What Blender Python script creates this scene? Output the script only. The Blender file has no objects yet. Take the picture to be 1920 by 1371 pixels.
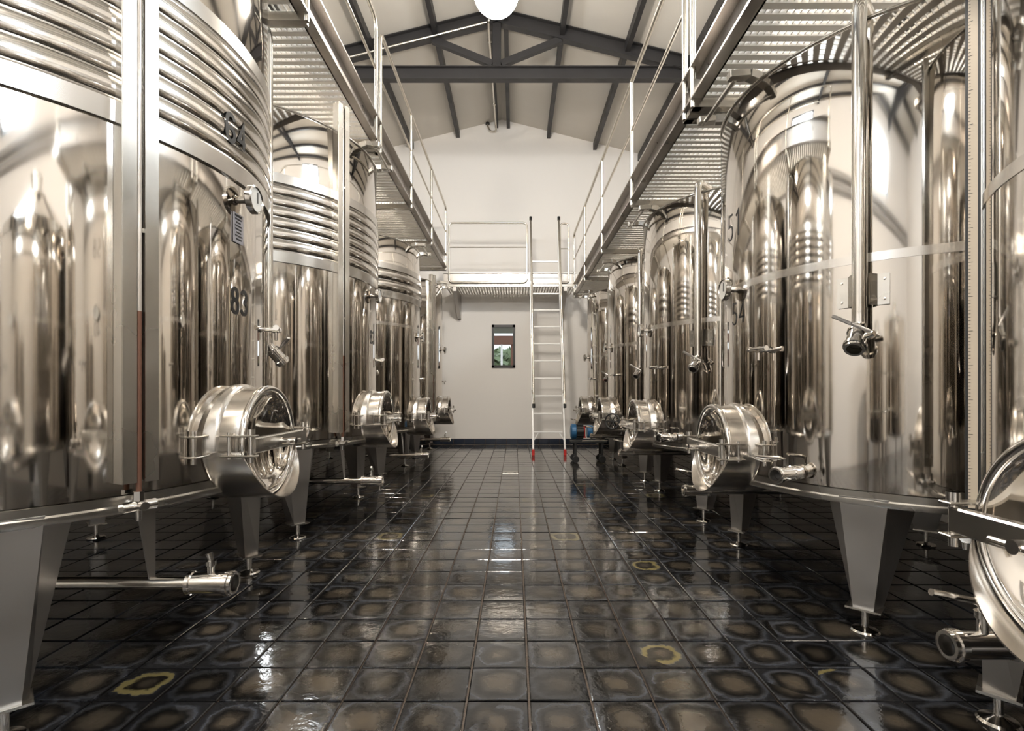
import bpy, bmesh, math, random
from mathutils import Matrix, Vector, noise
random.seed(7)
PI = math.pi
scn = bpy.context.scene
C = scn.collection
R_ = math.radians

# ------------------------------------------------------------------ camera
FPX, VPX, VPY, HCAM = 975.0, 965.0, 735.0, 0.99       # measured in the 1920x1371 frame
cam = bpy.data.cameras.new('camera'); camo = bpy.data.objects.new('camera', cam); C.objects.link(camo)
cam.sensor_fit = 'HORIZONTAL'; cam.sensor_width = 36.0; cam.lens = 36.0 * FPX / 1920
cam.shift_x = (960 - VPX) / 1920; cam.shift_y = (VPY - 685.5) / 1920
cam.clip_start = 0.02
camo.location = (0, 0, HCAM); camo.rotation_euler = (PI / 2, 0, 0)
scn.camera = camo

# ------------------------------------------------------------------ world and exposure
w = bpy.data.worlds.new('world'); scn.world = w; w.use_nodes = True
w.node_tree.nodes['Background'].inputs[0].default_value = (0.82, 0.92, 1.0, 1)
w.node_tree.nodes['Background'].inputs[1].default_value = 1.2
scn.view_settings.view_transform = 'Standard'; scn.view_settings.look = 'None'
scn.view_settings.gamma = 1.0; scn.view_settings.use_curve_mapping = False
scn.view_settings.exposure = 0.95
LAMP = 190.0          # emission of each globe lamp
DAY = 26.0           # emission of the daylit clerestory panes

# ------------------------------------------------------------------ materials
def mat(name, col=(.8, .8, .8), metal=0.0, rough=0.5, emit=None, estr=0.0):
    m = bpy.data.materials.new(name); m.use_nodes = True
    b = m.node_tree.nodes['Principled BSDF']
    b.inputs['Base Color'].default_value = (*col, 1)
    b.inputs['Metallic'].default_value = metal
    b.inputs['Roughness'].default_value = rough
    if emit:
        b.inputs['Emission Color'].default_value = (*emit, 1)
        b.inputs['Emission Strength'].default_value = estr
    return m
def node(m, t, **kw):
    n = m.node_tree.nodes.new(t)
    for k, v in kw.items(): setattr(n, k, v)
    return n
def link(m, a, b): m.node_tree.links.new(a, b)
def noise_rough(m, scale3, lo, hi, bump=0.0, bscale=None, coord='Object', detail=3.0):
    b = m.node_tree.nodes['Principled BSDF']
    tc = node(m, 'ShaderNodeTexCoord'); mp = node(m, 'ShaderNodeMapping')
    mp.inputs['Scale'].default_value = scale3
    nz = node(m, 'ShaderNodeTexNoise'); nz.inputs['Scale'].default_value = 1.0; nz.inputs['Detail'].default_value = detail
    link(m, tc.outputs[coord], mp.inputs['Vector']); link(m, mp.outputs[0], nz.inputs['Vector'])
    mr = node(m, 'ShaderNodeMapRange'); mr.inputs['From Min'].default_value = .3; mr.inputs['From Max'].default_value = .7
    mr.inputs['To Min'].default_value = lo; mr.inputs['To Max'].default_value = hi
    link(m, nz.outputs[0], mr.inputs['Value']); link(m, mr.outputs[0], b.inputs['Roughness'])
    if bump:
        mp2 = node(m, 'ShaderNodeMapping'); mp2.inputs['Scale'].default_value = bscale or scale3
        n2 = node(m, 'ShaderNodeTexNoise'); n2.inputs['Scale'].default_value = 1.0; n2.inputs['Detail'].default_value = 2.0
        link(m, tc.outputs[coord], mp2.inputs['Vector']); link(m, mp2.outputs[0], n2.inputs['Vector'])
        bp = node(m, 'ShaderNodeBump'); bp.inputs['Strength'].default_value = bump; bp.inputs['Distance'].default_value = .01
        link(m, n2.outputs[0], bp.inputs['Height']); link(m, bp.outputs[0], b.inputs['Normal'])
    return m
M = {}
M['mirror'] = noise_rough(mat('polished_steel', (.68, .635, .58), 1, .05), (4, 4, 1.2), .025, .10, .02, (2.2, 2.2, .9))
M['brushed'] = noise_rough(mat('brushed_steel', (.74, .70, .65), 1, .25), (3, 3, 6), .19, .27)
M['satin'] = noise_rough(mat('satin_steel', (.62, .59, .54), 1, .3), (3, 3, 3), .20, .32)
M['dull'] = noise_rough(mat('dull_steel', (.44, .42, .40), 1, .4), (3, 3, 5), .28, .44)
M['ribbed'] = mat('rolled_jacket_steel', (.60, .565, .52), 1, .13)
M['jacket'] = mat('jacket_sheet_steel', (.58, .55, .51), 1, .24)
M['pipe'] = mat('tube_steel', (.76, .72, .66), 1, .16)
M['chrome'] = mat('bright_fitting_steel', (.82, .79, .75), 1, .12)
M['rail'] = mat('satin_handrail_steel', (.64, .60, .53), 1, .27)
M['beam'] = noise_rough(mat('walkway_beam_steel', (.50, .47, .44), 1, .35), (5, 5, 5), .25, .42)
M['galv'] = noise_rough(mat('galvanised_grating', (.88, .85, .80), .35, .4), (20, 20, 20), .32, .5)
M['truss'] = noise_rough(mat('dark_grey_painted_steel', (.024, .022, .022), 0, .45), (6, 6, 6), .38, .55)
M['wall'] = noise_rough(mat('white_plaster', (.86, .825, .785), 0, .75), (8, 8, 8), .65, .85, .06, (40, 40, 40))
M['ceil'] = noise_rough(mat('cream_ceiling_board', (.60, .56, .50), 0, .7), (2, 9, 2), .6, .8)
M['black'] = mat('black_rubber', (.012, .012, .012), 0, .5)
M['ink'] = mat('black_vinyl_numeral', (.008, .008, .008), 0, .4)
M['hollow_shade'] = mat('painted_hollow_shade', (.03, .027, .024), .6, .5)  # dark colour standing in for shade inside valve mouths and drain slots
M['wine'] = mat('sight_tube_wine', (.20, .10, .07), .3, .2)
M['glassy'] = mat('sight_tube_clear', (.62, .57, .52), .5, .12)
M['dialw'] = mat('dial_face', (.62, .60, .56), 0, .35)
M['tape'] = mat('cream_scale_tape', (.52, .44, .34), 0, .5)
M['plate'] = mat('printed_plate', (.33, .32, .34), .5, .4)
M['white'] = mat('white_ladder_aluminium', (.86, .85, .83), .1, .35)
M['red'] = mat('red_rubber', (.55, .03, .025), 0, .45)
M['blue'] = mat('blue_motor_paint', (.02, .10, .22), .1, .35)
M['frame'] = mat('dark_window_frame', (.022, .02, .018), 0, .4)
M['basetile'] = noise_rough(mat('navy_skirting_tile', (.022, .03, .048), 0, .15), (30, 30, 30), .08, .25, .1, (60, 60, 60))
M['grout'] = noise_rough(mat('brown_grout', (.075, .05, .032), 0, .5), (30, 30, 30), .3, .6, .3, (120, 120, 120))
M['lamp'] = mat('lit_globe', (1, .95, .85), 0, .3, (1.0, .93, .83), LAMP)
M['day'] = mat('daylit_frosted_pane', (.8, .85, .9), 0, .3, (.80, .90, 1.0), DAY)
M['duct'] = mat('grey_insulated_pipe', (.38, .36, .34), .2, .45)
M['soil'] = mat('gravel_ground', (.32, .28, .22), 0, .9)
M['timber'] = mat('brown_timber', (.16, .07, .045), 0, .6)
M['leaf'] = noise_rough(mat('green_leaves', (.13, .17, .075), 0, .6), (9, 9, 9), .4, .8)
g = bpy.data.materials.new('window_glass'); g.use_nodes = True; M['glass'] = g
gb = g.node_tree.nodes['Principled BSDF']; gb.inputs['Transmission Weight'].default_value = 1.0
gb.inputs['Roughness'].default_value = 0.0; gb.inputs['IOR'].default_value = 1.1

# scratch marks on the polished shells
def floor_tile_mat():
    m = bpy.data.materials.new('wet_black_floor_tile'); m.use_nodes = True
    b = m.node_tree.nodes['Principled BSDF']
    uv = node(m, 'ShaderNodeUVMap'); geo = node(m, 'ShaderNodeNewGeometry')
    def math_(op, a, bv=None, clamp=False):
        n = node(m, 'ShaderNodeMath', operation=op); n.use_clamp = clamp
        for i, x in enumerate((a, bv)):
            if x is None: continue
            if isinstance(x, (int, float)): n.inputs[i].default_value = x
            else: link(m, x, n.inputs[i])
        return n.outputs[0]
    # tile number from the position on the 0.2 m grid
    sn = node(m, 'ShaderNodeVectorMath', operation='SUBTRACT'); link(m, geo.outputs['Position'], sn.inputs[0]); sn.inputs[1].default_value = (TX0, TY0, 0)
    dv = node(m, 'ShaderNodeVectorMath', operation='DIVIDE'); link(m, sn.outputs[0], dv.inputs[0]); dv.inputs[1].default_value = (TP, TP, 100)
    fl = node(m, 'ShaderNodeVectorMath', operation='FLOOR'); link(m, dv.outputs[0], fl.inputs[0])
    wn = node(m, 'ShaderNodeTexWhiteNoise', noise_dimensions='3D'); link(m, fl.outputs[0], wn.inputs['Vector'])
    wc = node(m, 'ShaderNodeSeparateColor'); link(m, wn.outputs['Color'], wc.inputs[0])
    r1, r2, r3 = wc.outputs[0], wc.outputs[1], wc.outputs[2]
    # warped distance from the middle of the tile
    nz = node(m, 'ShaderNodeTexNoise'); nz.inputs['Scale'].default_value = 13.0; nz.inputs['Detail'].default_value = 4.0
    link(m, geo.outputs['Position'], nz.inputs['Vector'])
    nf = node(m, 'ShaderNodeTexNoise'); nf.inputs['Scale'].default_value = 70.0; nf.inputs['Detail'].default_value = 4.0
    link(m, geo.outputs['Position'], nf.inputs['Vector'])
    su = node(m, 'ShaderNodeSeparateXYZ'); link(m, uv.outputs[0], su.inputs[0])
    ax = math_('ABSOLUTE', math_('SUBTRACT', su.outputs[0], .5)); ay = math_('ABSOLUTE', math_('SUBTRACT', su.outputs[1], .5))
    p = math_('POWER', math_('ADD', math_('POWER', ax, 3.2), math_('POWER', ay, 3.2)), 1 / 3.2)
    wob = math_('MULTIPLY', math_('SUBTRACT', nz.outputs[0], .5), .34)
    fine = math_('MULTIPLY', math_('SUBTRACT', nf.outputs[0], .5), .10)
    d = math_('ADD', math_('ADD', p, wob), fine)
    d = math_('ADD', d, math_('MULTIPLY', math_('SUBTRACT', r1, .5), .2))
    ramp = node(m, 'ShaderNodeValToRGB'); link(m, d, ramp.inputs[0])
    e = ramp.color_ramp.elements
    e[0].position = 0.0; e[0].color = (.062, .050, .036, 1)
    e[1].position = .5; e[1].color = (.014, .014, .015, 1)
    for pos, col in ((.16, (.052, .043, .033)), (.25, (.020, .017, .014)), (.33, (.007, .007, .007)), (.385, (.024, .023, .023)),
                     (.44, (.042, .045, .053)), (.48, (.02, .021, .024))):
        k = e.new(pos); k.color = (*col, 1)
    # brightness differs from tile to tile
    mulv = math_('ADD', math_('MULTIPLY', r2, .9), .45)
    mx = node(m, 'ShaderNodeMix', data_type='RGBA', blend_type='MULTIPLY'); mx.inputs['Factor'].default_value = 1.0
    cc = node(m, 'ShaderNodeCombineColor')
    for i in range(3): link(m, mulv, cc.inputs[i])
    link(m, ramp.outputs[0], mx.inputs['A']); link(m, cc.outputs[0], mx.inputs['B'])
    # a few tiles carry a pale ochre ring
    ring = node(m, 'ShaderNodeValToRGB'); link(m, d, ring.inputs[0])
    q = ring.color_ramp.elements; q[0].position = .30; q[0].color = (0, 0, 0, 1); q[1].position = .46; q[1].color = (0, 0, 0, 1)
    k = q.new(.36); k.color = (1, 1, 1, 1); k = q.new(.42); k.color = (1, 1, 1, 1)
    sel = math_('MULTIPLY', math_('GREATER_THAN', r3, .985), ring.outputs[0])
    m2 = node(m, 'ShaderNodeMix', data_type='RGBA'); link(m, sel, m2.inputs['Factor']); link(m, mx.outputs['Result'], m2.inputs['A'])
    m2.inputs['B'].default_value = (.15, .125, .055, 1)
    link(m, m2.outputs['Result'], b.inputs['Base Color'])
    rg = math_('ADD', math_('MULTIPLY', nz.outputs[0], .22), math_('MULTIPLY', r3, .07)); rg = math_('SUBTRACT', rg, .06, True)
    link(m, rg, b.inputs['Roughness'])
    bp = node(m, 'ShaderNodeBump'); bp.inputs['Strength'].default_value = .2; bp.inputs['Distance'].default_value = .004
    hn = node(m, 'ShaderNodeTexNoise'); hn.inputs['Scale'].default_value = 26.0; hn.inputs['Detail'].default_value = 3.0
    link(m, geo.outputs['Position'], hn.inputs['Vector'])
    # worn tiles are slightly cushioned: the rim falls away
    cush = math_('MULTIPLY', math_('POWER', p, 3.0), -5.0)
    hh = math_('ADD', math_('ADD', hn.outputs[0], cush), math_('MULTIPLY', nf.outputs[0], .34))
    link(m, hh, bp.inputs['Height']); link(m, bp.outputs[0], b.inputs['Normal'])
    b.inputs['IOR'].default_value = 1.5
    b.inputs['Coat Weight'].default_value = .35; b.inputs['Coat Roughness'].default_value = .04; b.inputs['Coat IOR'].default_value = 1.33
    link(m, bp.outputs[0], b.inputs['Coat Normal'])
    return m
TP, TX0, TY0 = 0.2, 0.046, 1.666        # tile pitch and one grid crossing
M['tile'] = floor_tile_mat()

# ------------------------------------------------------------------ mesh helpers
ID = Matrix.Identity(4)
class MB:
    """collects shapes; build() links them as one mesh object"""
    def __init__(s, mx=ID): s.bm = bmesh.new(); s.mx = mx
    def _v(s, pts, mx=None):
        m = s.mx @ mx if mx is not None else s.mx
        return [s.bm.verts.new(m @ Vector(p)) for p in pts]
    def box(s, c, size, bev=0.0, mx=None):
        x, y, z = (k / 2 for k in size)
        v = s._v([(c[0] + i * x, c[1] + j * y, c[2] + k * z) for i in (-1, 1) for j in (-1, 1) for k in (-1, 1)], mx)
        f = [s.bm.faces.new([v[i] for i in q]) for q in ((0, 1, 3, 2), (4, 6, 7, 5), (0, 4, 5, 1), (2, 3, 7, 6), (0, 2, 6, 4), (1, 5, 7, 3))]
        if bev:
            bmesh.ops.bevel(s.bm, geom=list({e for q in f for e in q.edges}), offset=bev, segments=1, affect='EDGES', profile=.5)
        return s
    def beam(s, p0, p1, wd, ht, up=(0, 0, 1), bev=0.0):
        p0, p1 = Vector(p0), Vector(p1); d = p1 - p0; L = d.length; d.normalize()
        side = d.cross(Vector(up)).normalized(); u = side.cross(d)
        m = Matrix((( side.x, d.x, u.x, 0), (side.y, d.y, u.y, 0), (side.z, d.z, u.z, 0), (0, 0, 0, 1)))
        m.translation = (p0 + p1) / 2
        return s.box((0, 0, 0), (wd, L, ht), bev, m)
    def tube(s, pts, r, seg=12, caps=True):
        pts = [Vector(p) for p in pts]; n = len(pts)
        rs = r if isinstance(r, (list, tuple)) else [r] * n
        t0 = (pts[1] - pts[0]).normalized(); a = t0.orthogonal().normalized(); rings = []
        for i, p in enumerate(pts):
            if i == 0: t = t0
            elif i == n - 1: t = (pts[i] - pts[i - 1]).normalized()
            else: t = ((pts[i + 1] - p).normalized() + (p - pts[i - 1]).normalized()).normalized()
            a = (a - t * a.dot(t)).normalized(); b = t.cross(a)
            rings.append(s._v([p + (a * math.cos(2 * PI * k / seg) + b * math.sin(2 * PI * k / seg)) * rs[i] for k in range(seg)]))
        for i in range(n - 1):
            for k in range(seg):
                s.bm.faces.new((rings[i][k], rings[i][(k + 1) % seg], rings[i + 1][(k + 1) % seg], rings[i + 1][k]))
        if caps: s.bm.faces.new(rings[0]); s.bm.faces.new(rings[-1])
        return s
    def lathe(s, prof, seg=32, mx=None, closed=False):
        """profile of (radius, height) turned about z"""
        rings = []
        for r, z in prof:
            if r < 1e-6: rings.append(s._v([(0, 0, z)], mx))
            else: rings.append(s._v([(r * math.cos(2 * PI * k / seg), r * math.sin(2 * PI * k / seg), z) for k in range(seg)], mx))
        pr = list(zip(rings, rings[1:])) + ([(rings[-1], rings[0])] if closed else [])
        for A, B in pr:
            for k in range(seg):
                j = (k + 1) % seg
                if len(A) == 1 and len(B) == 1: continue
                if len(A) == 1: s.bm.faces.new((A[0], B[j], B[k]))
                elif len(B) == 1: s.bm.faces.new((A[k], A[j], B[0]))
                else: s.bm.faces.new((A[k], A[j], B[j], B[k]))
        return s
    def prism(s, poly, h, mx=None):
        """polygon in xy pushed h along z"""
        a = s._v([(x, y, 0) for x, y in poly], mx); b = s._v([(x, y, h) for x, y in poly], mx); n = len(poly)
        s.bm.faces.new(a); s.bm.faces.new(b[::-1])
        for i in range(n): s.bm.faces.new((a[i], a[(i + 1) % n], b[(i + 1) % n], b[i]))
        return s
    def loft(s, a, b, caps=True):
        A, B = s._v(a), s._v(b); n = len(A)
        for i in range(n): s.bm.faces.new((A[i], A[(i + 1) % n], B[(i + 1) % n], B[i]))
        if caps: s.bm.faces.new(A); s.bm.faces.new(B)
        return s
    def build(s, name, m, parent=None, sharp=32):
        bmesh.ops.recalc_face_normals(s.bm, faces=s.bm.faces)
        me = bpy.data.meshes.new(name); s.bm.to_mesh(me); s.bm.free()
        if sharp:
            me.polygons.foreach_set('use_smooth', [True] * len(me.polygons)); me.set_sharp_from_angle(angle=R_(sharp))
        me.materials.append(M[m] if isinstance(m, str) else m)
        o = bpy.data.objects.new(name, me); C.objects.link(o)
        if parent: o.parent = parent
        return o
def tag(o, label=None, cat=None, group=None, kind=None):
    for k, v in (('label', label), ('category', cat), ('group', group), ('kind', kind)):
        if v: o[k] = v
    return o
def thing(name, label, cat, loc=(0, 0, 0), rz=0, group=None):
    o = bpy.data.objects.new(name, None); C.objects.link(o); o.empty_display_size = .1
    o.location = loc; o.rotation_euler = (0, 0, rz)
    return tag(o, label, cat, group)
def fillet(pts, r, n=6):
    pts = [Vector(p) for p in pts]; out = [pts[0]]
    for a, b, c in zip(pts, pts[1:], pts[2:]):
        u = (a - b).normalized(); v = (c - b).normalized()
        ang = u.angle(v); t = min(r / math.tan(ang / 2), (a - b).length * .49, (c - b).length * .49)
        p, q = b + u * t, b + v * t
        for i in range(n + 1):
            k = i / n; out.append(p * (1 - k) ** 2 + b * 2 * k * (1 - k) + q * k * k)
    out.append(pts[-1]); return out
def axis_to(d):
    """matrix turning z onto direction d"""
    return Vector(d).to_track_quat('Z', 'Y').to_matrix().to_4x4()
def at(p, d): return Matrix.Translation(p) @ axis_to(d)
def torus_prof(R, r, n=10): return [(R + r * math.cos(2 * PI * i / n), r * math.sin(2 * PI * i / n)) for i in range(n)]

# ------------------------------------------------------------------ the room
XL, XR, YB, YR = -3.7, 3.3, 9.85, -5.6      # left and right walls, end wall, rear wall
RX, RZ, SL = -0.24, 6.15, 0.25              # ridge of the roof and its slope
def roof_z(x): return RZ - SL * abs(x - RX)
def struct(o): o['kind'] = 'structure'; return o
# end wall with the window opening
WX0, WX1, WZ0, WZ1 = -.434, .010, 1.445, 2.262
ey = Matrix.Translation((0, YB, 0)) @ Matrix(((1, 0, 0, 0), (0, 0, 1, 0), (0, 1, 0, 0), (0, 0, 0, 1)))   # polygon x,z pushed along y
b = MB(ey)
b.prism([(XL, -.12), (WX0, -.12), (WX0, roof_z(WX0)), (XL, roof_z(XL))], .25)
b.prism([(WX1, -.12), (XR, -.12), (XR, roof_z(XR)), (WX1, roof_z(WX1))], .25)
b.prism([(WX0, -.12), (WX1, -.12), (WX1, WZ0), (WX0, WZ0)], .25)
b.prism([(WX0, WZ1), (WX1, WZ1), (WX1, roof_z(WX1)), (RX, RZ), (WX0, roof_z(WX0))], .25)
struct(b.build('wall_back', 'wall', sharp=0))
b = MB(Matrix.Translation((0, YR - .25 - YB, 0)) @ ey)
b.prism([(XL, -.12), (XR, -.12), (XR, roof_z(XR)), (RX, RZ), (XL, roof_z(XL))], .25); struct(b.build('wall_front', 'wall', sharp=0))
struct(MB().box((XL - .1, (YB + YR) / 2, roof_z(XL) / 2 - .06), (.2, YB - YR + .5, roof_z(XL) + .12)).build('wall_left', 'wall', sharp=0))
struct(MB().box((XR + .1, (YB + YR) / 2, roof_z(XR) / 2 - .06), (.2, YB - YR + .5, roof_z(XR) + .12)).build('wall_right', 'wall', sharp=0))
b = MB(Matrix.Translation((0, YR - .25 - YB, 0)) @ ey)
b.prism([(XL - .2, roof_z(XL - .2)), (RX, RZ), (XR + .2, roof_z(XR + .2)), (XR + .2, roof_z(XR + .2) + .1), (RX, RZ + .1), (XL - .2, roof_z(XL - .2) + .1)], YB - YR + .5)
struct(b.build('ceiling', 'ceil', sharp=0))

# window in the end wall
win = struct(MB().box(((WX0 + WX1) / 2, YB + .02, WZ1 - .025), (WX1 - WX0, .07, .05)).box(((WX0 + WX1) / 2, YB + .02, WZ0 + .025), (WX1 - WX0, .07, .05))
             .box((WX0 + .022, YB + .02, (WZ0 + WZ1) / 2), (.044, .07, WZ1 - WZ0)).box((WX1 - .022, YB + .02, (WZ0 + WZ1) / 2), (.044, .07, WZ1 - WZ0)).build('window_1', 'frame', sharp=0))
MB().box(((WX0 + WX1) / 2, YB + .03, (WZ0 + WZ1) / 2), (WX1 - WX0 - .08, .006, WZ1 - WZ0 - .09)).build('pane', 'glass', win, sharp=0)
# clerestory windows high on the side walls, lit by day
n = 2
for sx, X in ((1, XL), (-1, XR)):
    for y in (2.5, -2.6):
        zc, ww, hh = 4.45, 1.3, .75
        f = MB()
        for k in (-1, 1):
            f.box((X + sx * .03, y, zc + k * hh / 2), (.06, ww + .08, .08)); f.box((X + sx * .03, y + k * ww / 2, zc), (.06, .08, hh))
        f = struct(f.build('window_%d' % n, 'frame', sharp=0)); n += 1
        MB().box((X + sx * .012, y, zc), (.02, ww - .08, hh - .08)).build('pane', 'day', f, sharp=0)

# floor slab with separate tiles bedded on it
floor = struct(MB().box(((XL + XR) / 2, (YB + YR) / 2, -.06), (XR - XL, YB - YR, .1)).build('floor', 'grout', sharp=0))
def tile_geo():
    h, e, d = TP / 2 - .0032, .004, .0085
    lo = [(-h, -h, 0), (h, -h, 0), (h, h, 0), (-h, h, 0)]
    mid = [(x, y, d - .002) for x, y, z in lo]
    k = (h - e) / h; top = [(x * k, y * k, d) for x, y, z in lo]
    vs = lo + mid + top; fs = []
    for i in range(4):
        j = (i + 1) % 4; fs += [(i, j, 4 + j, 4 + i), (4 + i, 4 + j, 8 + j, 8 + i)]
    fs.append((8, 9, 10, 11)); return vs, fs
TV, TF = tile_geo()
def tile_mesh(name, items):
    vs, fs, uvs = [], [], []
    for (x, y, z, rx, ry) in items:
        o = len(vs)
        for vx, vy, vz in TV: vs.append((x + vx, y + vy, z + vz + vx * rx + vy * ry))
        fs += [tuple(o + i for i in f) for f in TF]
        uvs += [(TV[i][0] / TP + .5, TV[i][1] / TP + .5) for f in TF for i in f]
    me = bpy.data.meshes.new(name); me.from_pydata(vs, [], fs); u = me.uv_layers.new(name='UVMap')
    u.data.foreach_set('uv', [c for p in uvs for c in p]); me.materials.append(M['tile']); me.update(); return me
cells = []
i0, i1 = math.ceil((XL - TX0) / TP), math.floor((XR - TX0) / TP); j0, j1 = math.ceil((YR - TY0) / TP), math.floor((YB - TY0) / TP)
for i in range(i0, i1):
    for j in range(j0, j1):
        cells.append((TX0 + (i + .5) * TP, TY0 + (j + .5) * TP))
def in_view(x, y):
    if y < 1.35: return False
    px, py = VPX + FPX * x / y, VPY + FPX * HCAM / y
    return -40 < px < 1960 and py < 1420 and abs(x) < 1.75
DR = (-.154 - .001, 6.266)
near = sorted([c for c in cells if in_view(*c)], key=lambda c: c[1] + abs(c[0]) * .15)
drain_cell = min(cells, key=lambda c: abs(c[0] + .154) + abs(c[1] - 6.27))
single = set(near[:300]); proto = tile_mesh('tile', [(0, 0, 0, 0, 0)])
def jitter(): return (random.gauss(0, .0045), random.gauss(0, .0045))
for c in near[:300]:
    o = bpy.data.objects.new('tile', proto); C.objects.link(o); o.parent = floor
    o.location = (c[0], c[1], -.0085 + random.uniform(-.0008, .0008)); a, e = jitter(); o.rotation_euler = (a, e, 0)
rest = [(x, y, -.0085 + random.uniform(-.0006, .0006), *jitter()) for x, y in cells if (x, y) not in single and (x, y) != drain_cell]
o = bpy.data.objects.new('tile_field', tile_mesh('tile_field', rest)); C.objects.link(o); o.parent = floor; o['kind'] = 'stuff'

# skirting of navy tiles
bb = struct(MB().box(((XL + XR) / 2, YB - .006, .052), (XR - XL, .012, .104)).build('baseboard_back', 'grout', sharp=0))
me = None
x = TX0 + TP * math.ceil((XL - TX0) / TP)
while x + TP < XR:
    if me is None:
        o = MB().box((0, 0, 0), (TP - .008, .016, .096), .003).build('tile', 'basetile', bb, sharp=0); me = o.data
    else: o = bpy.data.objects.new('tile', me); C.objects.link(o); o.parent = bb
    o.location = (x + TP / 2, YB - .018, .052); x += TP

# floor drain cover
dr = thing('floor_drain', 'small pale steel drain cover set flush among the floor tiles', 'drain', (drain_cell[0], drain_cell[1], 0))
MB().box((0, 0, -.001), (.192, .192, .008), .002).build('cover_plate', 'satin', dr)
for k in (-1, 1): MB().box((k * .055, 0, .0034), (.028, .03, .002)).build('slot', 'hollow_shade', dr, sharp=0)  # dark boxes paint the shade in the slots

# ------------------------------------------------------------------ roof steel
def ibeam(mb, p0, p1, h, wd, tf=.012, tw=.01):
    p0, p1 = Vector(p0), Vector(p1); d = (p1 - p0).normalized(); u = Vector((0, 0, 1)); u = (u - d * d.dot(u)).normalized()
    mb.beam(p0, p1, tw, h - tf, u)
    for s in (-1, 1): mb.beam(p0 + u * s * (h / 2 - tf / 2), p1 + u * s * (h / 2 - tf / 2), wd, tf, u)
    return mb
for y, lab in ((7.0, 'dark grey steel roof truss with king post and braces before the end wall'),
               (1.6, 'dark grey steel roof truss over the middle of the aisle'), (-3.4, 'dark grey steel roof truss near the rear wall')):
    t = thing('roof_truss', lab, 'roof truss', (RX, y, 5.18))
    ox = lambda x, z: (x - RX, 0, z - 5.18)
    ibeam(MB(), ox(XL + .02, 5.268), ox(XR - .02, 5.268), .176, .10).build('tie_beam', 'truss', t, sharp=0)
    for X in (XL + .02, XR - .02):
        ibeam(MB(), ox(RX, RZ - .115), ox(X, roof_z(X) - .115), .19, .10).build('rafter', 'truss', t, sharp=0)
    ibeam(MB(), ox(RX, 5.356), ox(RX, RZ - .16), .11, .11).build('king_post', 'truss', t, sharp=0)
    MB().beam(ox(RX, 5.36), ox(RX, RZ - .2), .11, .10, (0, 1, 0)).build('post_casing', 'truss', t, sharp=0)
    for s in (-1, 1):
        MB().beam(ox(RX + s * .06, 5.40), ox(RX + s * .86, roof_z(RX + .86) - .21), .07, .085).build('brace', 'truss', t, sharp=0)
for dx in (-3.2, -2.55, -1.70, -.83, -.10, .12, .88, 1.755, 2.6, 3.3):
    X = RX + dx
    o = MB().box((0, 0, 0), (.062, YB - YR - .01, .13)).build('purlin', 'truss', sharp=0)
    o.location = (X, (YB + YR) / 2, roof_z(X) - .078)
    sd = 'higher' if dx < 0 else 'lower'
    if abs(dx) < .2: tag(o, 'dark grey purlin of the ridge pair, on the %s walkway side' % sd, 'purlin', 'ridge purlins')
    else: tag(o, 'dark grey steel purlin, %s from the ridge towards the %s walkway' % (['first', 'second', 'third', 'fourth'][min(3, int(abs(dx) / .9))], sd), 'purlin', 'roof purlins')
# electrical conduit
cd = thing('conduit', 'slim metal conduit along rafter and ridge to the end wall', 'conduit', (RX, 6.9, 5.9))
def cp(x, y, z): return (x - RX, y - 6.9, z - 5.9)
MB().tube([cp(XL + .1, 6.90, roof_z(XL + .1) - .235), cp(RX - .13, 6.90, RZ - .255)], .014, 8).build('rafter_run', 'rail', cd)
MB().tube(fillet([cp(RX - .10, 6.86, 5.955), cp(RX - .10, 6.86, 5.88), cp(RX - .11, 7.0, 5.90), cp(RX - .11, 9.72, 5.94), cp(RX - .11, 9.80, 5.90), cp(RX - .22, 9.80, 5.90), cp(RX - .27, 9.80, 6.0), cp(RX - .27, 9.80, 6.045)], .06), .017, 8).build('ridge_run', 'rail', cd)
MB(Matrix.Translation(cp(RX - .27, 9.80, 6.05))).lathe([(0, -.012), (.04, -.012), (.04, .01), (0, .01)], 14).build('box', 'truss', cd)
for y in (7.3, 8.0, 8.9): MB().box(cp(RX - .11, y, 5.925), (.05, .02, .05)).build('clip', 'rail', cd, sharp=0)

# pendant globes; the rear one is unseen, added to brighten the hall
for y, lab in ((4.5, 'glowing white globe lamp hanging before the king-post truss'), (-.6, 'added unseen globe lamp that brightens the rear of the aisle')):
    z = 4.45
    t = thing('pendant_lamp', lab, 'lamp', (-.16, y, z))
    MB().lathe([(0, -.195)] + [(.195 * math.cos(R_(q)), .195 * math.sin(R_(q))) for q in range(-80, 11, 10)], 40).build('globe', 'lamp', t)
    MB().lathe([(.20, .03), (.203, .045), (.17, .12), (.10, .19), (.06, .27), (0, .28), (0, .26), (.05, .25), (.09, .17), (.16, .11)], 40, closed=False).build('added_light_cap', 'dull', t)  # opaque cap added to keep direct lamp light off the ceiling
    MB().tube([(0, 0, .27), (0, 0, 5.972 - z)], .012, 8).build('rod', 'truss', t)

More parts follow.
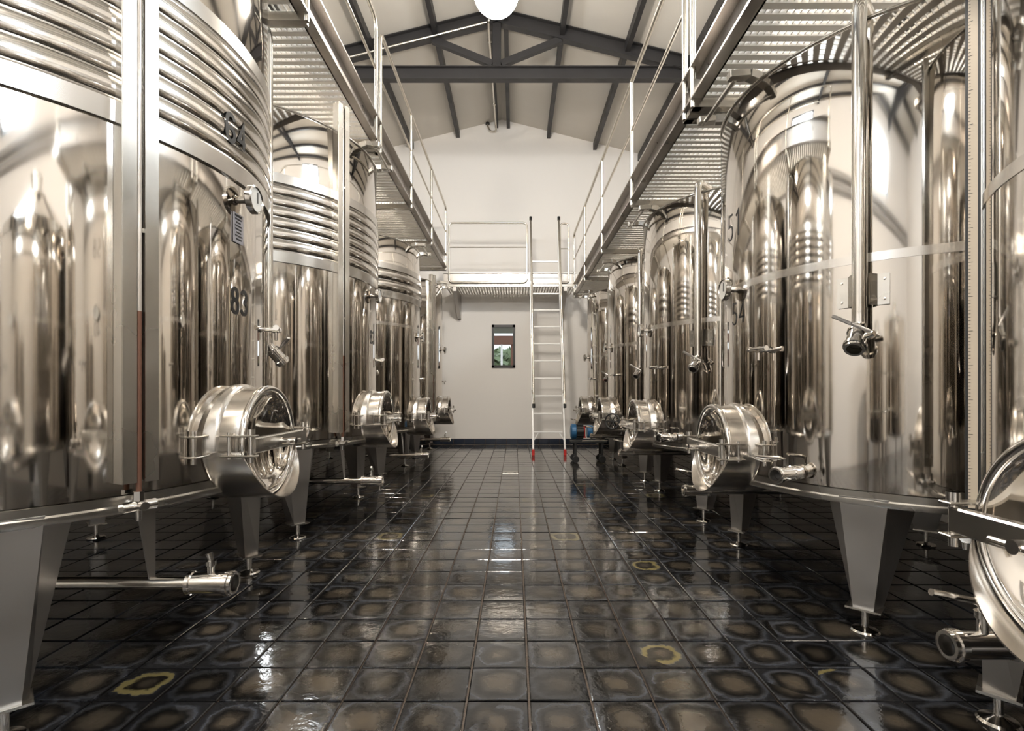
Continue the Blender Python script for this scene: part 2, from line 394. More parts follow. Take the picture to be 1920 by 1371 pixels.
# ------------------------------------------------------------------ tanks
def arc(cx, cy, rx, ry, a0, a1, n=18): return [(cx + rx * math.cos(R_(a0 + (a1 - a0) * i / n)), cy + ry * math.sin(R_(a0 + (a1 - a0) * i / n))) for i in range(n + 1)]
DIG = {   # strokes of each figure in a box 0.5 wide and 1 high
    '0': [arc(.25, .72, .2, .23, 0, 180) + arc(.25, .28, .2, .23, 180, 360) + [(.45, .72)]],
    '1': [[(.10, .80), (.28, .97), (.28, .05)]],
    '3': [arc(.24, .74, .2, .21, 160, -70) + [(.22, .53)], [(.22, .53)] + arc(.24, .29, .21, .24, 75, -160)],
    '4': [[(.36, .05), (.36, .95), (.05, .30), (.48, .30)]],
    '5': [[(.42, .95), (.10, .95), (.08, .55)] + arc(.23, .31, .21, .26, 110, -150)],
    '6': [arc(.25, .72, .2, .23, 20, 180) + [(.05, .28)] + arc(.25, .28, .2, .23, 180, 540, 28)],
    '8': [arc(.25, .74, .17, .21, 0, 360, 28), arc(.25, .28, .2, .24, 0, 360, 28)]}
def ring_text(txt, r, theta, z, h, parent, stroke=.10):
    bm = bmesh.new(); n = len(txt); wd = .5 * h; gap = .14 * h; full = n * wd + (n - 1) * gap
    for i, ch in enumerate(txt):
        ox = -full / 2 + i * (wd + gap)
        for st in DIG[ch]:
            P = [Vector((ox + x * h, (y - .5) * h)) for x, y in st]; P = [p for k, p in enumerate(P) if k == 0 or (p - P[k - 1]).length > 1e-5]
            prev = None
            for k, p in enumerate(P):
                d0 = (P[k] - P[k - 1]).normalized() if k else (P[1] - P[0]).normalized()
                d1 = (P[k + 1] - P[k]).normalized() if k < len(P) - 1 else d0
                nv = Vector((-(d0 + d1).y, (d0 + d1).x)); nv = nv.normalized() if nv.length > .3 else Vector((-d0.y, d0.x))
                nv *= stroke * h / 2 / max(.45, nv.dot(Vector((-d0.y, d0.x))))
                row = []
                for rr in (r, r - .0012):
                    for q in (p + nv, p - nv):
                        a = theta + q.x / r; row.append(bm.verts.new((-rr * math.cos(a), -rr * math.sin(a), z + q.y)))
                if prev:
                    for u, v in ((0, 1), (1, 3), (3, 2), (2, 0)): bm.faces.new((prev[u], prev[v], row[v], row[u]))
                prev = row
    mb = MB(); mb.bm.free(); mb.bm = bm
    o = mb.build('numeral', 'ink', parent, sharp=0); o['label'] = 'black number %s' % txt
    return o
def rot(theta): return Matrix.Rotation(PI + theta, 4, 'Z')     # x outward, y to the right seen from outside
def valve(mb_parent, mx, L=.13, r=.034):
    """open-ended butterfly valve along +x of mx; returns the body"""
    X = mx @ axis_to((1, 0, 0)).to_4x4()
    body = MB(X).lathe([(r * .75, 0), (r * 1.12, .004), (r * 1.12, .016), (r, .02), (r, L - .03), (r * 1.2, L - .026), (r * 1.2, L - .012), (r * 1.05, L - .01), (r * 1.05, L),
                        (r * .78, L), (r * .7, L - .035), (0, L - .036)], 28).build('valve', 'chrome', mb_parent)
    MB(X).lathe([(0, L - .030), (r * .69, L - .030), (r * .69, L - .034), (0, L - .034)], 20).build('hollow_shade', 'hollow_shade', body)  # dark disc paints the shade inside the open end
    return body

def make_tank(name, label, x, y, side, R, zb, zt, zm, band=None, jacket=None, gauge=-.70, dial=1.53, nums=(), pipe=True, sidev=None, out=(.2, .43, .08), gz=None, ptop=.05, cone=False, hook=True, group=None):
    """side +1: stands right of the aisle (local -x looks at the aisle); -1: left"""
    t = thing(name, label, 'tank', (x, y, 0), 0 if side > 0 else PI, group)
    nr = -side                                  # local y sign of the face towards the entrance
    # shell
    prof = [(0, zb + .03), (R - .012, zb + .03), (R - .012, zb + .055), (R, zb + .06)] + [(R, zb + .06 + (zt - .02 - zb - .06) * k / 6) for k in range(1, 7)] + [(R - .004, zt - .012)]
    prof += [(R - .05, zt + .10), (.26, zt + .42), (.25, zt + .44), (0, zt + .46)] if cone else [(R - .05, zt - .01), (0, zt + .01)]
    sh = MB().lathe(prof, 176).build('shell', 'mirror', t)
    MB(Matrix.Translation((0, 0, zt - .012))).lathe(torus_prof(R, .007, 10), 128, closed=True).build('top_rim', 'satin', sh)
    MB().lathe([(R - .02, zb), (R + .004, zb), (R + .006, zb + .006), (R + .006, zb + .022), (R + .001, zb + .028), (R + .003, zb + .056), (R - .01, zb + .058), (R - .02, zb + .03)], 128, closed=True).build('bottom_rim', 'satin', sh)
    if band: MB().lathe([(R - .002, band - .018), (R + .0025, band - .018), (R + .0025, band + .018), (R - .002, band + .018)], 128).build('weld_band', 'brushed', sh)
    for txt, th, z, h, dr_ in nums: ring_text(txt, R + dr_, R_(th), z, h, sh, .15 if side < 0 else .075)
    if cone:
        MB().lathe([(0, zt + .44), (.13, zt + .44), (.13, zt + .60), (.15, zt + .60), (.15, zt + .63), (0, zt + .64)], 32).build('hatch', 'satin', t)
    # cooling jacket
    if jacket:
        j0, j1, nrib, bulge = jacket
        jk = MB().lathe([(R - .002, j0), (R + .012, j0 + .002), (R + .014, j0 + .07), (R + .009, j0 + .078), (R + .009, j1 - .07), (R + .014, j1 - .062), (R + .012, j1), (R - .002, j1 + .002)], 144).build('cooling_jacket', 'jacket', t)
        p = (j1 - j0 - .15) / nrib
        for k in range(nrib):
            zc = j0 + .078 + p * (k + .5)
            MB().lathe([(R + .008 + bulge * math.cos(a), zc + p * .47 * math.sin(a)) for a in [R_(q) for q in range(-90, 91, 15)]], 144).build('rib', 'ribbed', jk, sharp=60)
    # legs with levelling feet
    for q in (45, 135, -45, -135):
        lm = rot(R_(q)); zl = zb + .03
        lg = MB(lm).loft([(R + .002, -.085, zl), (R + .002, .085, zl), (R - .14, .165, zl), (R - .14, -.165, zl)],
                         [(R - .002, -.036, .105), (R - .002, .036, .105), (R - .075, .056, .105), (R - .075, -.056, .105)]).build('leg', 'dull', t, sharp=10)
        MB(lm).box((R - .038, 0, .102), (.10, .125, .008)).build('base_plate', 'satin', lg, sharp=0)
        MB(lm @ Matrix.Translation((R - .036, 0, 0))).lathe([(0, 0), (.052, 0), (.054, .006), (.048, .013), (.02, .02), (.013, .024), (.013, .1), (0, .1)], 24).build('foot', 'chrome', lg)
    # manway on the aisle face
    mm = Matrix.Translation((0, 0, zm)) @ axis_to((-1, 0, 0))       # z of mm points to the aisle
    nk = MB(mm).lathe([(.205, R - .12), (.232, R - .12), (.232, R + .012), (.226, R + .022), (.218, R + .028), (.218, R + .088), (.224, R + .092), (.224, R + .102), (.207, R + .104), (.204, R - .1)], 72).build('manway', 'brushed', t)
    MB(mm @ Matrix.Translation((0, 0, R + .114))).lathe(torus_prof(.214, .013, 12), 72, closed=True).build('lid_ring', 'chrome', nk)
    MB(mm).lathe([(0, R + .052), (.05, R + .054), (.10, R + .062), (.145, R + .078), (.178, R + .098), (.19, R + .112), (.205, R + .118), (.208, R + .106), (.18, R + .09), (.10, R + .052), (0, R + .044)], 72).build('lid', 'mirror', nk, sharp=60)
    # chute under the opening
    ch = MB(); nA = 40; rr = .229; rows = []
    for k in range(nA + 1):
        a = R_(-84 + 168 * k / nA); cz, cy = -math.cos(a), math.sin(a)
        xe = R + .098 + .092 * max(0, math.cos(a)) ** .75
        rows.append([(-(R - .01), rr * cy, zm + rr * cz), (-xe, rr * cy, zm + rr * cz), (-xe, (rr + .004) * cy, zm + (rr + .004) * cz), (-(R - .01), (rr + .004) * cy, zm + (rr + .004) * cz)])
    vr = [ch._v(q) for q in rows]
    for A, B in zip(vr, vr[1:]):
        for k in range(4): ch.bm.faces.new((A[k], A[(k + 1) % 4], B[(k + 1) % 4], B[k]))
    ch.bm.faces.new(vr[0]); ch.bm.faces.new(vr[-1])
    ch.build('chute', 'brushed', nk)
    # clamp arm, lugs and pins
    xa = -(R + .158)
    MB().box((xa, 0, zm), (.030, .47, .058), .004).build('clamp_arm', 'satin', nk, sharp=0)
    for s in (-1, 1):
        for dz in (-.037, .037):
            MB().box((-(R + .115), s * .238, zm + dz), (.13, .034, .007), .002).build('lug', 'satin', nk, sharp=0)
        MB().tube([(xa, s * .238, zm - .062), (xa, s * .238, zm + .062)], .0095, 12).build('pin', 'chrome', nk)
        MB().tube([(xa, s * .238, zm + .041), (xa, s * .238, zm + .062)], .014, 12).build('pin_head', 'chrome', nk)
        MB().tube([(-(R + .075), s * .232, zm - .05), (-(R + .075), s * .232, zm + .05)], .008, 10).build('pin', 'chrome', nk)
    MB().tube([(xa, .02, zm), (xa - .012, .02, zm), (xa - .012, .02, zm), (xa - .075, .02, zm)], [.02, .02, .014, .014], 14).build('screw', 'chrome', nk)
    MB().tube([(xa - .066, .02 - .055, zm), (xa - .066, .02 + .055, zm)], .007, 10).build('screw_bar', 'chrome', nk)
    for dz in (-.037, .037):
        MB().box((-(R - .025), nr * .262, zm + dz), (.045, .085, .007), .002).build('hinge_plate', 'satin', nk, sharp=0)
    MB().tube([(-(R - .025), nr * .285, zm - .062), (-(R - .025), nr * .285, zm + .058)], .0095, 12).build('hinge_pin', 'chrome', nk)
    # dial thermometer
    dm = Matrix.Translation((0, 0, dial)) @ axis_to((-1, 0, 0))
    th = MB(dm).lathe([(0, R - .02), (.014, R - .02), (.014, R + .022), (.02, R + .026), (.02, R + .034), (.054, R + .036), (.058, R + .040), (.058, R + .060), (.052, R + .064), (.048, R + .058), (0, R + .058)], 36).build('thermometer', 'chrome', t)
    MB(dm).lathe([(0, R + .0595), (.047, R + .0595), (.047, R + .0585), (0, R + .0585)], 32).build('dial_face', 'dialw', th)
    MB().box((-(R + .061), -.010, dial + .012), (.002, .004, .045)).build('needle', 'ink', th, sharp=0)
    # sampling tap
    sm = rot(R_(17.5)) @ Matrix.Translation((R, 0, dial - .34 if side > 0 else dial - .5))
    tp = MB(sm).tube([(-.02, 0, 0), (.03, 0, 0), (.03, 0, 0), (.055, 0, 0)], [.011, .011, .016, .016], 14).build('sample_tap', 'chrome', t)
    MB(sm).tube([(.045, 0, 0), (.045, 0, -.05)], .007, 10).build('spout', 'chrome', tp)
    MB(sm).tube([(.052, -.045, .004), (.052, .045, .004)], .009, 12).build('lever', 'chrome', tp)
    for s in (-1, 1): MB(sm).tube([(.052, s * .045, .004), (.052, s * .056, .004)], .013, 12).build('lever_knob', 'chrome', tp)
    # level gauge
    if gauge is not None:
        gm = rot(gauge); g0 = .70 if side < 0 else zb + .12; g1 = gz or zt + .08
        gp = MB(gm); wd, dp = (.052, .050) if side < 0 else (.030, .034); pw = wd - .012; zc, hl = (g0 + g1) / 2, g1 - g0
        for k in (-1, 1):
            gp.box((R + dp, k * (.012 + pw / 2), zc), (.004, pw, hl)); gp.box((R + dp / 2, k * wd, zc), (dp, .004, hl)); gp.box((R + dp - .018, k * .014, zc), (.036, .004, hl))
        gp.box((R + dp - .034, 0, zc), (.004, .036, hl))
        gp = gp.build('level_gauge', 'satin', t, sharp=0)
        zw = 1.25
        gx = R + dp - .012
        MB(gm).tube([(gx, 0, g0 - .03), (gx, 0, zw)], .0088, 12).build('sight_tube', 'wine' if side < 0 else 'glassy', gp)
        MB(gm).tube([(gx, 0, zw), (gx, 0, g1 - .02)], .0088, 12).build('sight_tube', 'glassy', gp)
        if side > 0:
            MB(gm).box((R + dp / 2 + .004, wd + .003, zc), (.034, .003, hl)).build('scale_dark_strip', 'black', gp, sharp=0)  # black strip, wider than the tape on both sides
            MB(gm).box((R + dp / 2 + .004, wd + .005, zc), (.021, .002, hl - .01)).build('scale_tape', 'tape', gp, sharp=0)
            tk = MB(gm)
            for k in range(int((hl - .04) / .01)): tk.box((R + dp / 2 + (.0115 if k % 10 else .009), wd + .0062, g0 + .02 + k * .01), (.005 if k % 10 else .010, .001, .0012))
            tag(tk.build('scale_marks', 'ink', gp, sharp=0), kind='stuff')
        for k in (.35, .75): MB(gm).box((R + dp - .014, 0, g0 + hl * k), (.014, .026, .014)).build('clip', 'satin', gp, sharp=0)
        gv = MB(gm).tube([(R + .036, 0, g0 - .085), (R + .036, 0, g0 - .06), (R + .036, 0, g0 - .06), (R + .036, 0, g0 - .03)], [.010, .010, .016, .016], 6).build('gauge_valve', 'chrome', t)
        MB(gm).tube([(R - .01, 0, g0 - .075), (R + .075, 0, g0 - .075)], .014, 14).build('valve_body', 'chrome', gv)
        MB(gm).tube([(R + .036, -.05, g0 - .078), (R + .036, .05, g0 - .078)], [.018, .018], 16).build('valve_knob', 'chrome', gv)
        MB(gm).tube([(R + .036, 0, g0 - .085), (R + .036, 0, g0 - .125)], [.012, .008], 12).build('valve_drain', 'chrome', gv)
    # racking pipe with its valve
    if pipe:
        pm = rot(R_(45)); u = R + .062
        pp = MB(pm).tube(fillet([(u, 0, 1.30), (u, 0, zt + ptop), (u - .22, 0, zt + ptop), (u - .22, 0, zt - .02)], .06), .0265, 20).build('racking_pipe', 'pipe', t)
        br = MB(pm)
        for s in (-1, 1):
            br.box((R + .006, s * .070, 1.40), (.006, .042, .125)); br.beam((R + .006, s * .050, 1.40), (u - .01, s * .030, 1.40), .004, .125)
        br.build('bracket', 'satin', pp, sharp=0)
        for s in (-1, 1):
            for dz in (-.04, .04): MB(pm @ Matrix.Translation((R + .009, s * .074, 1.40 + dz)) @ axis_to((1, 0, 0))).lathe([(0, 0), (.006, 0), (.005, .004), (0, .005)], 10).build('bolt', 'chrome', pp)
        MB(pm).tube(fillet([(u, 0, 1.31), (u, 0, 1.255), (u + .03, 0, 1.215)], .04), [.0265] * 8 + [.030], 20).build('elbow', 'chrome', pp)
        ax = pm @ Matrix.Translation((u + .018, 0, 1.232)) @ Matrix.Rotation(R_(48), 4, 'Y')
        vb = valve(pp, ax, .105, .034)
        MB(pm).tube([(u + .05, .02, 1.205), (u + .065, .062, 1.215)], .011, 12).build('valve_stem', 'chrome', pp)
        MB(pm).tube([(u + .062, .050, 1.222), (u + .075, -.01, 1.255)], .007, 10).build('handle', 'dull', pp)
        MB(pm).beam((u + .075, -.01, 1.255), (u + .085, -.075, 1.292), .014, .020, (1, 0, 0), .003).build('handle_grip', 'dull', pp, sharp=0)
    # low side valve
    if sidev:
        vm = rot(R_(28)) @ Matrix.Translation((R - .02, 0, zb + .10))
        sv = MB(vm).tube([(0, 0, 0), (.03, 0, 0), (.03, 0, 0), (.06, 0, 0)], [.034, .034, .027, .027], 20).build('side_valve', 'chrome', t)
        valve(sv, vm @ Matrix.Translation((.05, 0, 0)), .12, .031)
        MB(vm).tube([(.10, 0, .02), (.10, 0, .068)], .008, 10).build('valve_stem', 'chrome', sv)
        if sidev == 'wheel':
            wm = vm @ Matrix.Translation((.20, 0, .03)) @ axis_to((1, .5, 0))
            hw = MB(wm).lathe(torus_prof(.085, .010, 8), 28, closed=True)
            for k in range(3): hw.tube([(-.085 * math.cos(k * PI / 3), -.085 * math.sin(k * PI / 3), 0), (.085 * math.cos(k * PI / 3), .085 * math.sin(k * PI / 3), 0)], .006, 6)
            tag(hw.build('handwheel', 'black', sv), 'black spoked handwheel')
        else: MB(vm).tube(fillet([(.10, 0, .062), (.10, -.02, .068), (.12, -.13, .066)], .01), .0075, 10).build('handle', 'chrome', sv)
    # bottom outlet
    oy, oz, ol = out
    op = MB().tube([(-.15, oy, oz), (-(R + ol - .02), oy, oz)], .0215, 18).build('outlet_pipe', 'pipe', t)
    om = Matrix.Translation((-(R + ol - .03), oy, oz)) @ Matrix.Rotation(PI, 4, 'Z')
    valve(op, om, .155, .035 if side < 0 else .029)
    MB(om).tube([(.075, 0, .02), (.075, 0, .06), (.075, 0, .06), (.075, 0, .075)], [.011, .011, .016, .016], 14).build('valve_stem', 'chrome', op)
    if side > 0 or y > 3: MB(om).tube(fillet([(.075, 0, .07), (.082, .0, .095), (.205, .02, .125) if side > 0 else (.10, -.10, .115)], .02), .0075, 10).build('handle', 'chrome', op)
    else: MB(om).tube([(.075, 0, .075), (.068, 0, .10)], [.009, .012], 12).build('valve_knob', 'chrome', op)
    if side < 0:
        xh = -math.sqrt(max(.1, (R - .03) ** 2 - oy * oy))
        MB().loft([(xh - .004, oy - .045, zb + .01), (xh - .004, oy + .045, zb + .01), (xh, oy + .045, zb + .01), (xh, oy - .045, zb + .01)],
                  [(xh - .024, oy - .014, oz + .018), (xh - .024, oy + .014, oz + .018), (xh - .020, oy + .014, oz + .018), (xh - .020, oy - .014, oz + .018)]).build('hanger_plate', 'dull', op, sharp=10)
    # ladder rest at the top edge
    if hook:
        hk = MB().tube([(-(R + .085), -.215, zt - .005), (-(R + .085), .215, zt - .005)], .011, 12).build('ladder_rest', 'satin', t)
        for s in (-1, 1):
            xs = -math.sqrt(R * R - .2 ** 2)
            MB().beam((xs + .02, s * .19, zt + .012), (-(R + .02), s * .21, zt + .02), .05, .045, (0, 0, 1), .004).build('arm', 'satin', hk, sharp=0)
            MB().beam((-(R + .015), s * .21, zt + .02), (-(R + .115), s * .21, zt + .012), .05, .038, (0, 0, 1), .004).build('arm', 'satin', hk, sharp=0)
    return t

GR = 'wine tanks along the aisle'
JK = (1.84, 2.42, 6, .009)
L1 = make_tank('wine_tank', 'large polished wine tank with ribbed cooling jacket marked 64 and 83', -2.13, 2.155, -1, 1.0, .60, 2.99, .79, jacket=JK, gauge=R_(-27.6), dial=1.785,
          nums=[('64', -4, 2.03, .115, .0195), ('83', -1, 1.36, .105, .0016)], out=(.40, .345, .06), gz=3.02, ptop=.03, hook=False, group=GR)
make_tank('wine_tank', 'polished wine tank with ribbed cooling jacket marked 83 alone, below the higher walkway', -2.15, 4.20, -1, 1.0, .60, 2.87, .775, jacket=JK, gauge=R_(-27.6), dial=1.765,
          nums=[('83', 0, 1.43, .105, .0016)], out=(.40, .34, .06), gz=3.04, group=GR)
make_tank('wine_tank', 'polished wine tank with flat two-band jacket, beside the ribbed tank marked 83', -2.12, 6.31, -1, .955, .53, 2.70, .70, band=1.74, jacket=(2.02, 2.40, 2, .014), gauge=None, dial=1.655,
          out=(.40, .27, .06), group=GR)
make_tank('wine_tank', 'plain polished wine tank nearest the end wall under the higher walkway', -2.12, 8.40, -1, .945, .53, 2.70, .70, band=1.74, gauge=R_(-27.6), dial=1.665, out=(.40, .26, .06), group=GR)
RR = .89
make_tank('wine_tank', 'polished wine tank with cream tape scale on its gauge, before the tank marked 51', 2.05, .95, 1, RR, .527, 2.52, .70, band=1.535, gauge=R_(-40), dial=1.53,
          nums=[('58', 0, 1.98, .13, .0016), ('40', 0, 1.42, .10, .0016)], sidev='lever', group=GR)
make_tank('wine_tank', 'smooth polished wine tank marked 51 and 54', 2.05, 2.75, 1, RR, .527, 2.52, .70, band=1.535, gauge=R_(-40), dial=1.53,
          nums=[('51', 0, 1.87, .145, .0016), ('54', 3, 1.40, .12, .0016)], sidev='lever', group=GR)
make_tank('wine_tank', 'smooth polished wine tank standing next beyond the tank marked 51', 2.05, 4.58, 1, RR, .527, 2.52, .70, band=1.535, gauge=R_(-40), dial=1.53, sidev='lever', group=GR)
make_tank('wine_tank', 'smooth polished wine tank with a black handwheel on its side valve', 2.05, 6.385, 1, RR, .527, 2.52, .70, band=1.535, gauge=R_(-40), dial=1.53, sidev='wheel', group=GR)
make_tank('wine_tank', 'smooth polished wine tank by the end wall, behind the blue pump', 2.05, 8.25, 1, RR, .527, 2.52, .70, band=1.535, gauge=R_(-40), dial=1.53, sidev='lever', group=GR)
make_tank('wine_tank', 'polished wine tank with a conical top and hatch', 2.05, -.88, 1, .86, .527, 2.25, .70, band=1.535, gauge=None, dial=1.53, cone=True, hook=False, group=GR)
# printed plate on the first tank
pl = MB(rot(R_(-2)) @ Matrix.Translation((1.004, 0, 1.655))).box((0, 0, 0), (.003, .07, .12)).build('info_plate', 'plate', L1, sharp=0)
tx = MB(rot(R_(-2)) @ Matrix.Translation((1.0062, 0, 1.655)))
for k in range(8): tx.box((0, random.uniform(-.004, 0), .05 - k * .0135), (.001, .05 - (k % 3) * .008, .005 if k else .008))
tag(tx.build('print_lines', 'ink', pl, sharp=0), kind='stuff')

# ------------------------------------------------------------------ walkways
def grating(y0, y1, xa, xb, z, parent, T):
    b = MB(T); p = .07; n = int((y1 - y0) / p); x0, x1 = min(xa, xb), max(xa, xb)
    for k in range(n): b.box(((x0 + x1) / 2, y0 + (k + .5) * p, z), (x1 - x0, .040, .022))
    m = int((x1 - x0) / .032)
    for k in range(m + 1): b.box((x0 + k * .032, (y0 + y1) / 2, z + .004), (.0045, y1 - y0, .016))
    return tag(b.build('grating_panel', 'galv', parent, sharp=0), kind='stuff')
def walkway(label, sx, xe, z0, z1, ys, sections, rail_top, rail_mid, xw):
    t = thing('walkway', label, 'walkway', (xe, ys[0], z0))
    T = Matrix.Translation((-xe, -ys[0], -z0))
    B = lambda: MB(T)
    y0, y1 = ys[0], ys[-1]
    bm_ = B(); yc = (y0 + y1) / 2; L = y1 - y0
    bm_.box((xe + sx * .03, yc, (z0 + z1) / 2), (.008, L, z1 - z0)); bm_.box((xe + sx * .0, yc, z1 - .006), (.07, L, .012)); bm_.box((xe + sx * .0, yc, z0 + .006), (.07, L, .012))
    bm_.build('edge_beam', 'beam', t, sharp=0)
    B().box((xw, yc, (z0 + z1) / 2), (.05, L, .10)).build('rear_beam', 'beam', t, sharp=0)
    ce = sorted(set(ys + [s for a, b_ in sections for s in (a, b_)]))
    for y in ce:
        B().box(((xe + xw) / 2, y, z0 - .025), (abs(xw - xe) + .04, .055, .05)).build('cross_member', 'satin', t, sharp=0)
        B().box(((xw + (XL if sx < 0 else XR)) / 2, y, z0 - .025), (abs((XL if sx < 0 else XR) - xw) - .002, .05, .05)).build('wall_bearer', 'satin', t, sharp=0)
    for a, b_ in zip(ys, ys[1:]): grating(a, b_, xe + sx * .04, xw, z0 + .022, t, T)
    xr = xe - sx * .018
    for a, b_ in sections:
        B().tube(fillet([(xr, a, z0 - .04), (xr, a, rail_top), (xr, b_, rail_top), (xr, b_, z0 - .04)], .10), .017, 12).build('handrail', 'rail', t)
        B().tube([(xr, a, rail_mid), (xr, b_, rail_mid)], .0115, 10).build('mid_rail', 'rail', t)
        for y in ys:
            if a + .3 < y < b_ - .3: B().tube([(xr, y, z0 - .04), (xr, y, rail_top)], .0165, 12).build('post', 'rail', t)
        for y in (a, b_): B().box((xr + sx * .02, y, z0 + .03), (.05, .05, .16)).build('post_socket', 'satin', t, sharp=0)
    return t
walkway('higher steel walkway with grating above the tanks with ribbed jackets', -1, -1.20, 3.13, 3.35, [1.5, 2.95, 4.5, 5.94, 7.40, 8.96], [(1.55, 4.43), (4.57, 8.93)], 4.16, 3.74, -2.35)
walkway('lower steel walkway with grating above the tank marked 51', 1, 1.04, 2.66, 2.86, [.2, 1.6, 3.05, 4.54, 6.08, 7.58, 8.96], [(.25, 2.98), (3.12, 8.93)], 3.70, 3.27, 2.25)

# landing across the end wall
PX0, PX1, PY, PZ0, PZ1 = -1.23, 1.07, 9.0, 2.86, 3.05
t = thing('landing', 'steel landing bridging both walkways along the end wall', 'landing', (PX0, PY, PZ0)); T = Matrix.Translation((-PX0, -PY, -PZ0)); B = lambda: MB(T)
B().box(((PX0 + PX1) / 2, PY, (PZ0 + PZ1) / 2), (PX1 - PX0, .008, PZ1 - PZ0)).box(((PX0 + PX1) / 2, PY - .004, PZ1 - .008), (PX1 - PX0, .04, .016)).build('fascia', 'beam', t, sharp=0)
g_ = B(); xx = PX0 + .03
while xx < PX1: g_.box((xx, (PY + YB) / 2, PZ0 - .012), (.026, YB - PY - .02, .024)); xx += .05
for k in range(4): g_.box(((PX0 + PX1) / 2, PY + .1 + k * .21, PZ0 + .004), (PX1 - PX0, .012, .01))
tag(g_.build('grating_panel', 'galv', t, sharp=0), kind='stuff')
B().box(((PX0 + PX1) / 2, PY + .03, PZ0 - .02), (PX1 - PX0, .05, .05)).build('front_bearer', 'satin', t, sharp=0)
for X in (-1.04, .88):
    m = Matrix(((0, 0, 1, X - .03), (1, 0, 0, 0), (0, 1, 0, 0), (0, 0, 0, 1)))
    B().prism([(PY + .02, PZ0 - .04), (YB - .005, PZ0 - .04), (YB - .005, 2.36), (YB - .09, 2.36), (PY + .02, PZ0 - .12)], .06, m).build('corbel', 'dull', t, sharp=0)
for xa, xb, zt_, zm_ in ((-1.135, .212, 3.905, 3.485), (.785, .93, 3.895, 3.46)):
    B().tube(fillet([((xa + xb) / 2, PY - .03, PZ0 + .02), (xa, PY - .03, PZ0 + .02), (xa, PY - .03, zt_), (xb, PY - .03, zt_), (xb, PY - .03, PZ0 + .02), ((xa + xb) / 2 + .001, PY - .03, PZ0 + .02)], .075), .0155, 12).build('guard_rail', 'rail', t)
    B().tube([(xa + .01, PY - .03, zm_), (xb - .01, PY - .03, zm_)], .010, 10).build('mid_rail', 'rail', t)

# ladder leaning on the landing
t = thing('ladder', 'white and steel ladder with red feet leaning on the landing', 'ladder', (.535, 8.11, 0)); B = lambda: MB(Matrix.Translation((-.535, -8.11, 0)))
def lad(x, s, off=0.0):            # s = height along the ladder in metres of z
    k = s / 3.97; return (x, 8.11 + (8.93 - 8.11) * k + off, s)
for xa, xb in ((.29, .255), (.785, .735)):
    f = lambda s: xa + (xb - xa) * s / 3.97
    B().beam(lad(f(.09), .09), lad(f(3.75), 3.75), .028, .062, (0, 1, 0), .004).build('rail', 'white', t, sharp=0)
    B().tube([lad(f(.74) + .018, .78, -.048), lad(f(3.97) + .018, 3.92, -.048)], .0175, 14).build('grab_tube', 'rail', t)
    for s in (.74, 3.92): B().tube([lad(f(s) + .018, s, -.048), lad(f(s) + .018, s + .06, -.048)], .024, 14).build('end_cap', 'black', t)
    for s in (1.0, 1.9, 2.8): B().box(lad(f(s) + .01, s, -.03), (.04, .05, .05)).build('clamp', 'satin', t, sharp=0)
    B().box((xa, 8.105, .045), (.042, .08, .09), .006).build('foot', 'red', t, sharp=0)
    sg = 1 if xa < .5 else -1
    B().beam(lad(xa + sg * .012, .24), lad(xa + sg * .09, .36), .012, .02).build('brace', 'white', t, sharp=0)
for k in range(11):
    s = .36 + .283 * k
    B().box(lad(.52 + (.495 - .52) * s / 3.97, s), (.47, .03, .026), .004).build('rung', 'white', t, sharp=0)

# pump cart by the last tank
t = thing('pump', 'blue electric pump with red coupling on a low dark cart', 'pump', (1.0, 7.36, 0)); 
mx = Matrix.Translation((0, 0, .43)) @ axis_to((1, 0, 0))
MB(mx).lathe([(0, -.21), (.085, -.21), (.108, -.195), (.110, -.14), (.100, -.13), (.100, -.13), (0, -.13)], 28).build('fan_cover', 'blue', t)
mo = MB(mx).lathe([(0, -.13), (.095, -.13), (.095, -.03), (0, -.03)], 28)
mo.build('motor', 'black', t)
for k in range(12): MB(mx @ Matrix.Rotation(k * PI / 6, 4, 'Z')).box((.098, 0, -.08), (.02, .008, .09)).build('fin', 'black', t, sharp=0)
MB().tube([(-.02, 0, .34), (-.02, 0, .36), (-.02, 0, .36), (-.02, 0, .50)], [.03, .03, .02, .02], 16).build('coupling', 'red', t)
MB(mx).lathe([(0, .02), (.08, .02), (.09, .03), (.09, .09), (.07, .12), (0, .12)], 28).build('pump_housing', 'blue', t)
MB().tube(fillet([(.09, 0, .43), (.2, 0, .43), (.2, 0, .55)], .05), .025, 14).build('inlet', 'chrome', t)
MB().tube([(-.06, -.08, .305), (.30, -.08, .305)], .012, 10).build('push_bar', 'rail', t)
MB().box((.04, 0, .29), (.50, .24, .025), .004).build('base', 'black', t, sharp=0)
for X in (-.15, .22):
    for s in (-1, 1): MB().box((X, s * .10, .19), (.03, .025, .18)).build('cart_leg', 'black', t, sharp=0)
    for s in (-1, 1): MB(Matrix.Translation((X, s * .12, .05)) @ axis_to((0, 1, 0))).lathe([(0, -.015), (.045, -.015), (.05, -.008), (.05, .008), (.045, .015), (0, .015)], 20).build('wheel', 'black', t)
    MB().box((X, 0, .08), (.025, .24, .05)).build('axle_bar', 'black', t, sharp=0)

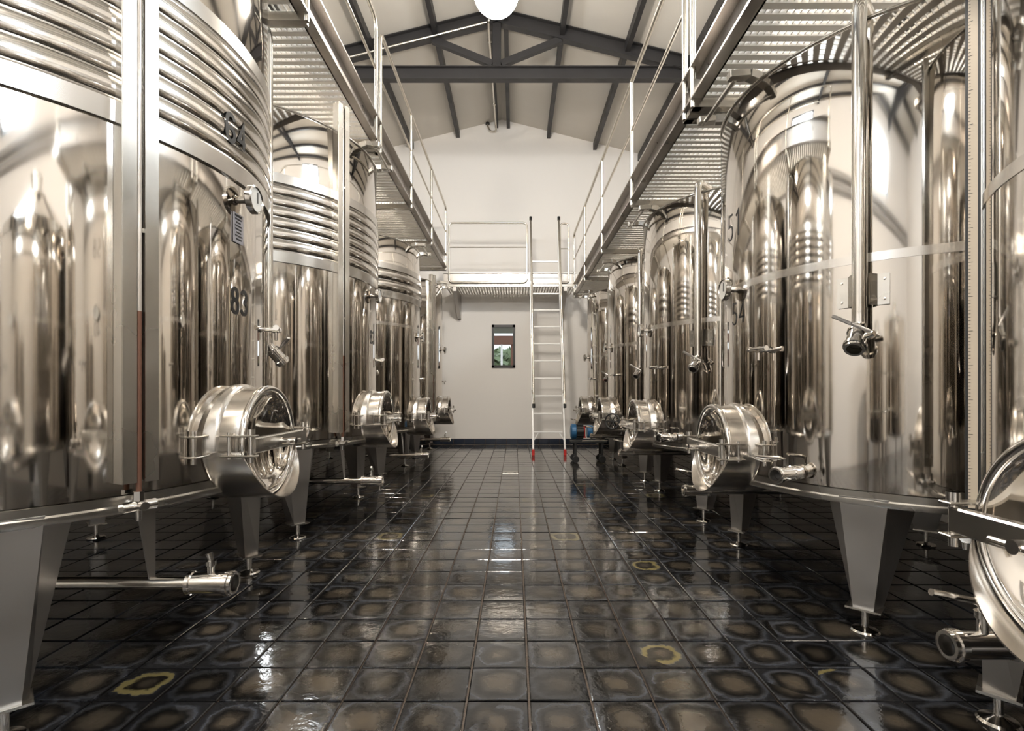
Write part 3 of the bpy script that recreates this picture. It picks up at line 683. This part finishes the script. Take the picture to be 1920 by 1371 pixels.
# smaller vessels in the rear of the hall
for X, Y, r, h, lab in ((-2.55, -1.35, .52, 1.55, 'small steel storage drum on legs, nearer the tank marked 64'), (-2.6, -2.75, .60, 1.9, 'tall steel storage drum on legs near the rear wall'),
                        (2.35, -2.7, .62, 1.8, 'steel storage drum on legs behind the conical-topped tank')):
    t = thing('storage_drum', lab, 'drum', (X, Y, 0))
    MB().lathe([(0, .32), (r, .42), (r, h), (r + .02, h + .01), (r + .02, h + .05), (r * .9, h + .06), (.1, h + .2), (0, h + .2)], 64).build('shell', 'mirror', t)
    MB().lathe([(.0, h + .2), (.1, h + .2), (.1, h + .3), (0, h + .31)], 24).build('cap', 'satin', t)
    for z in (.75, 1.2): MB().lathe([(r, z), (r + .012, z + .012), (r, z + .024)], 64).build('hoop', 'satin', t)
    for k in range(3): MB(Matrix.Rotation(k * 2 * PI / 3, 4, 'Z')).tube([(r * .85, 0, 0), (r * .85, 0, .42)], .03, 12).build('leg', 'dull', t)
# insulated service pipes on the side walls
for sx, X, nm in ((1, XL, 'left'), (-1, XR, 'right')):
    for k in range(2):
        o = MB().tube([(0, YR + .1, 0), (0, YB - .02, 0)], .055, 14).build('service_pipe', 'duct'); o.location = (X + sx * .075, 0, 3.62 + k * .17)
        tag(o, ('upper' if k else 'lower') + ' grey insulated pipe on the side wall behind the %s walkway' % ('higher' if sx > 0 else 'lower'), 'pipe', 'service pipes behind the %s walkway' % ('higher' if sx > 0 else 'lower'))

# ------------------------------------------------------------------ the yard seen through the window
o = struct(MB().box((0, YB + 9, -.1), (30, 17, .1)).build('ground_outside', 'soil', sharp=0))
t = thing('pergola', 'brown timber pergola with pale posts outside the window', 'pergola', (-.6, 13.2, -.05))
MB().box((0, 0, 2.35), (4.4, .16, .22)).build('beam', 'timber', t, sharp=0)
MB().box((0, .8, 2.75), (4.6, 1.9, .06)).build('roof_sheet', 'duct', t, sharp=0)
MB().box((-1.0, 1.5, 1.1), (1.5, .1, 2.2)).build('timber_screen', 'timber', t, sharp=0)
for X in (-2.0, .27, .55, 2.0): MB().box((X, 0, 1.15), (.05 if 0 < X < .5 else .1, .09, 2.3)).build('post', 'white' if 0 < X < .5 else 'timber', t, sharp=0)
o = MB().box((0, 0, 1.1), (24, .2, 2.3)).build('added_dark_fence', 'timber', sharp=0); o.location = (0, 19.2, -.05)  # added to cover bright sky, so reflections of the window turn darker
tag(o, 'long brown timber fence added to darken the view behind the window', 'fence')
for X, Y, s in ((-3.2, 17, 1.15), (-.3, 17.6, 1.2), (2.5, 16.9, 1.15)):
    t = thing('shrub', 'leafy green shrub %s the timber pergola' % ('behind one end of' if X < -1 else 'straight behind' if X < 1 else 'past the bare end of'), 'shrub', (X, Y, -.05))
    b = MB(); rnd = random.Random(int(X * 10) + 50)
    for k in range(700):
        a, c = rnd.uniform(0, 2 * PI), rnd.uniform(-.95, 1); r = s * rnd.uniform(.75, 1.05); q = math.sqrt(1 - c * c)
        p = Vector((r * q * math.cos(a), r * q * math.sin(a), s * 1.05 + r * c))
        d = Vector((rnd.gauss(0, 1), rnd.gauss(0, 1), rnd.gauss(0, 1))).normalized(); e = d.orthogonal().normalized() * .12
        v = [b.bm.verts.new(p + k2) for k2 in (-d * .2, e, d * .2, -e)]; b.bm.faces.new(v)
    tag(b.build('foliage', 'leaf', t, sharp=0), kind='stuff')
    MB().tube([(0, 0, 0), (0, 0, s)], .07, 8).build('trunk', 'timber', t)
